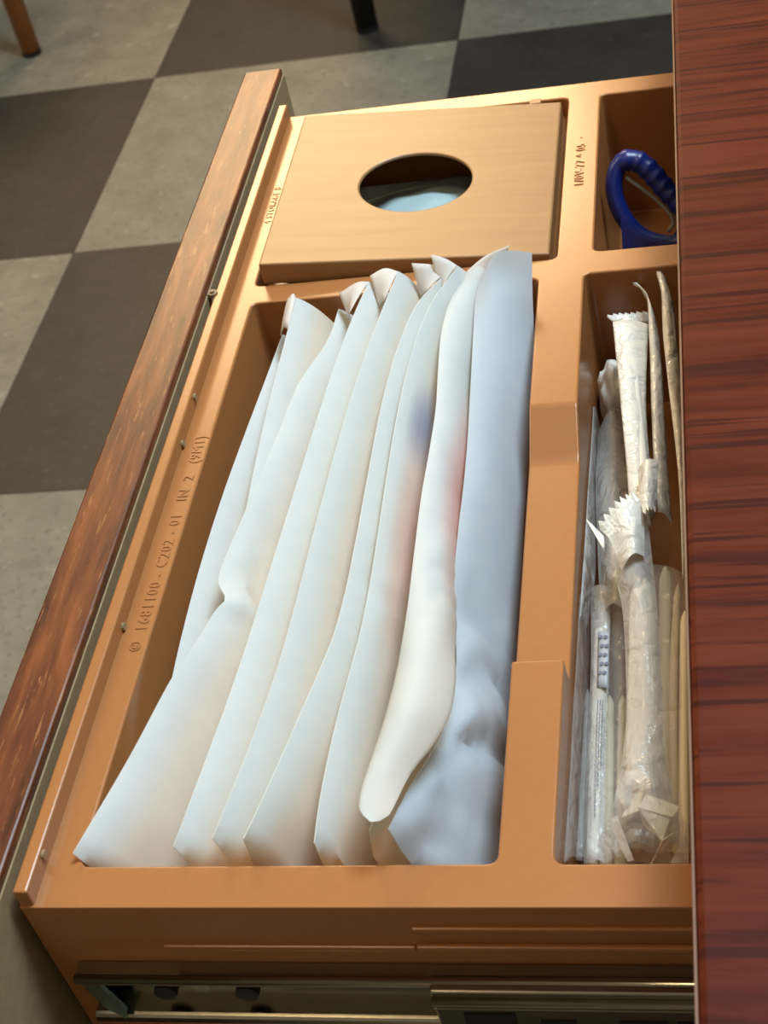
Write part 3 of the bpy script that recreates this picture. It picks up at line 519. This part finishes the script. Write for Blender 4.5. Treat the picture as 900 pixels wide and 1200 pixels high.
t = thing('wrapped_spoon', 'clear wrapped spoon lying against the divider wall of the narrow well', 'cutlery', (-0.046, 0.34, T-0.058), G)
film_part('upper_film', S['w7_l'], S['w7_r'], M['film'], t, 26, 8, 0.0002, arch=0.003, cr=0.001, seed=21)
film_part('lower_film', S['w7b_l'], S['w7b_r'], M['film_thin'], t, 26, 8, 0.0002, arch=0.003, cr=0.001, seed=22)
handle('spoon_handle', [(-0.0446, 0.296, -0.030), (-0.0446, 0.262, -0.028), (-0.0446, 0.236, -0.026)], (0.0010, 0.0012), M['film'], t, 0.0012)
t = thing('plastic_wrapper', 'cloudy clear wrapper in the middle of the narrow well, left of the cream pack', 'wrapper', (-0.039, 0.36, T-0.058), G)
film_part('film', S['m_l'], S['m_r'], M['film'], t, 34, 9, 0.0002, arch=0.004, cr=0.0018, seed=24)
film_part('spike', [(-0.0445, 0.3480, -0.010), (-0.0390, 0.3400, -0.010)], [(-0.0445, 0.3474, -0.010), (-0.0385, 0.3330, -0.010)], M['film_white'], t, 8, 4, 0.0003, arch=0.0, cr=0.0004)
t = thing('wrapped_fork', 'brownish clear wrapper with fork handles between the printed stick and the pouch', 'cutlery', (-0.036, 0.28, T-0.058), G)
film_part('film', S['brn_l'], S['brn_r'], M['film_thin'], t, 26, 8, 0.0002, arch=0.003, cr=0.0012, seed=26)
for dx in (0.0015, 0.0052): handle('fork_handle', [(x+dx, y-0.004, z-0.002) for x, y, z in S['brn_l']][1:], (0.0013, 0.0017), M['cream'], t, 0.001)
t = thing('crumpled_napkin', 'small crumpled white napkin end tucked behind the cream pack', 'napkin', (-0.041, 0.44, T-0.058), None)
bm = bmesh.new(); bmesh.ops.create_icosphere(bm, subdivisions=4, radius=1)
for v in bm.verts:
    q = v.co.copy(); r = 1 + 0.22*noise.noise(q*2.2) + 0.10*noise.noise(q*5); v.co = Vector((q.x*0.0062*r - 0.0390, q.y*0.0110*r + 0.4390, q.z*0.0130*r + T - 0.036))
o = obj('crumple', bm, M['white'], t, True)

# ------------------------------------------------------------------ scissors in the far right well
sc = thing('scissors', 'scissors with a dark blue ridged handle standing in the far right well', 'scissors', (-0.027, 0.515, T-0.055))
loop = [(-0.0362, 0.5237, -0.0155), (-0.0382, 0.5270, -0.0100), (-0.0384, 0.5300, -0.0049), (-0.0368, 0.5328, -0.0002), (-0.0336, 0.5341, 0.0018), (-0.0295, 0.5341, 0.0014), (-0.0249, 0.5321, -0.0020), (-0.0196, 0.5285, -0.0080), (-0.0139, 0.5246, -0.0145), (-0.0125, 0.5199, -0.0219), (-0.0165, 0.5172, -0.0262), (-0.0250, 0.5180, -0.0250), (-0.0318, 0.5205, -0.0212)]
P = up(loop); bm = bmesh.new(); NL = 96; pts = []; rad = []
for k in range(NL):
    p = cat(P + [P[0]], k/NL); pts.append(p); g = 0.22 < k/NL < 0.58
    rad.append(0.0034 + (0.00055*max(0, math.sin(k*1.35)) + 0.0006 if g else 0))
tube(bm, pts, rad, 10, closed=True); hd = obj('handle', bm, M['blue'], sc, True)
gl = up([(-0.0338, 0.5312, -0.0035), (-0.0287, 0.5290, -0.0072), (-0.0232, 0.5264, -0.0115), (-0.0183, 0.5235, -0.0164), (-0.0170, 0.5214, -0.0199), (-0.0191, 0.5198, -0.0225)])
bm = bmesh.new(); tube(bm, [cat(gl, k/20) for k in range(21)], 0.0008, 8); obj('finger_liner', bm, M['grey'], hd, True)
bm = bmesh.new(); prism(bm, [(-0.0366, 0.5225, T-0.0150), (-0.0368, 0.5120, T-0.0345), (-0.0250, 0.5105, T-0.0370), (-0.0170, 0.5115, T-0.0345), (-0.0168, 0.5165, T-0.0262), (-0.0250, 0.5175, T-0.0252), (-0.0318, 0.5200, T-0.0205)], (0, -0.003, 0.0008)); obj('shank', bm, M['blue'], sc)
bm = bmesh.new(); tube(bm, [(0.010 + 0.019*math.cos(a), 0.5245 + 0.006*math.sin(a), T-0.014 + 0.015*math.sin(a)) for a in (2*math.pi*k/40 for k in range(40))], 0.003, 10, closed=True); obj('handle', bm, M['blue'], sc, True)
bm = bmesh.new(); prism(bm, [(-0.0330, 0.5120, T-0.034), (-0.0225, 0.5115, T-0.035), (-0.0270, 0.4985, T-0.0545), (-0.0290, 0.4980, T-0.0550)], (0, -0.0012, 0)); obj('blade', bm, M['steel'], sc)

# ------------------------------------------------------------------ chairs beyond the drawer
def chair(label, name, fx, fy, mtl, r0, r1, sx, sy, wdt):
    c = thing(name, label, 'chair', (fx, fy, 0))
    for i, (dx, dy) in enumerate(((0, 0), (sx*wdt, 0), (0, sy*wdt), (sx*wdt, sy*wdt))):
        bm = bmesh.new(); x, y = fx+dx, fy+dy; tube(bm, [(x, y, 0.008), (x, y, 0.43)], [r0, r1], 12); lg = obj('leg', bm, mtl, c, True)
        bm = bmesh.new(); disc(bm, (x, y, 0), r0*1.02, (0, 0, 1), 0.0082, 12); obj('foot_glide', bm, M['black'], lg)
    xs = sorted((fx, fx+sx*wdt)); ys = sorted((fy, fy+sy*wdt))
    box('seat', xs[0]-0.03, xs[1]+0.03, ys[0]-0.03, ys[1]+0.03, 0.429, 0.465, mtl, c, 0.012)
    yb = ys[1]
    for x in xs:
        bm = bmesh.new(); tube(bm, [(x, yb, 0.464), (x, yb+0.05, 0.86)], [r1, r0], 12); obj('back_post', bm, mtl, c, True)
    for z in (0.62, 0.72, 0.82): box('back_slat', xs[0], xs[1], yb+0.05*(z-0.464)/0.4-0.008, yb+0.05*(z-0.464)/0.4+0.008, z-0.02, z+0.02, mtl, c, 0.004)
chair('orange-brown wooden chair, one round leg standing on the light tile at the far left', 'wooden_chair', -1.040, 2.193, M['orange'], 0.0150, 0.0190, -1, 1, 0.38)
chair('black chair, foot of one leg standing on the dark tile beyond the drawer', 'black_chair', -0.487, 2.130, M['black'], 0.0165, 0.0230, 1, 1, 0.42)
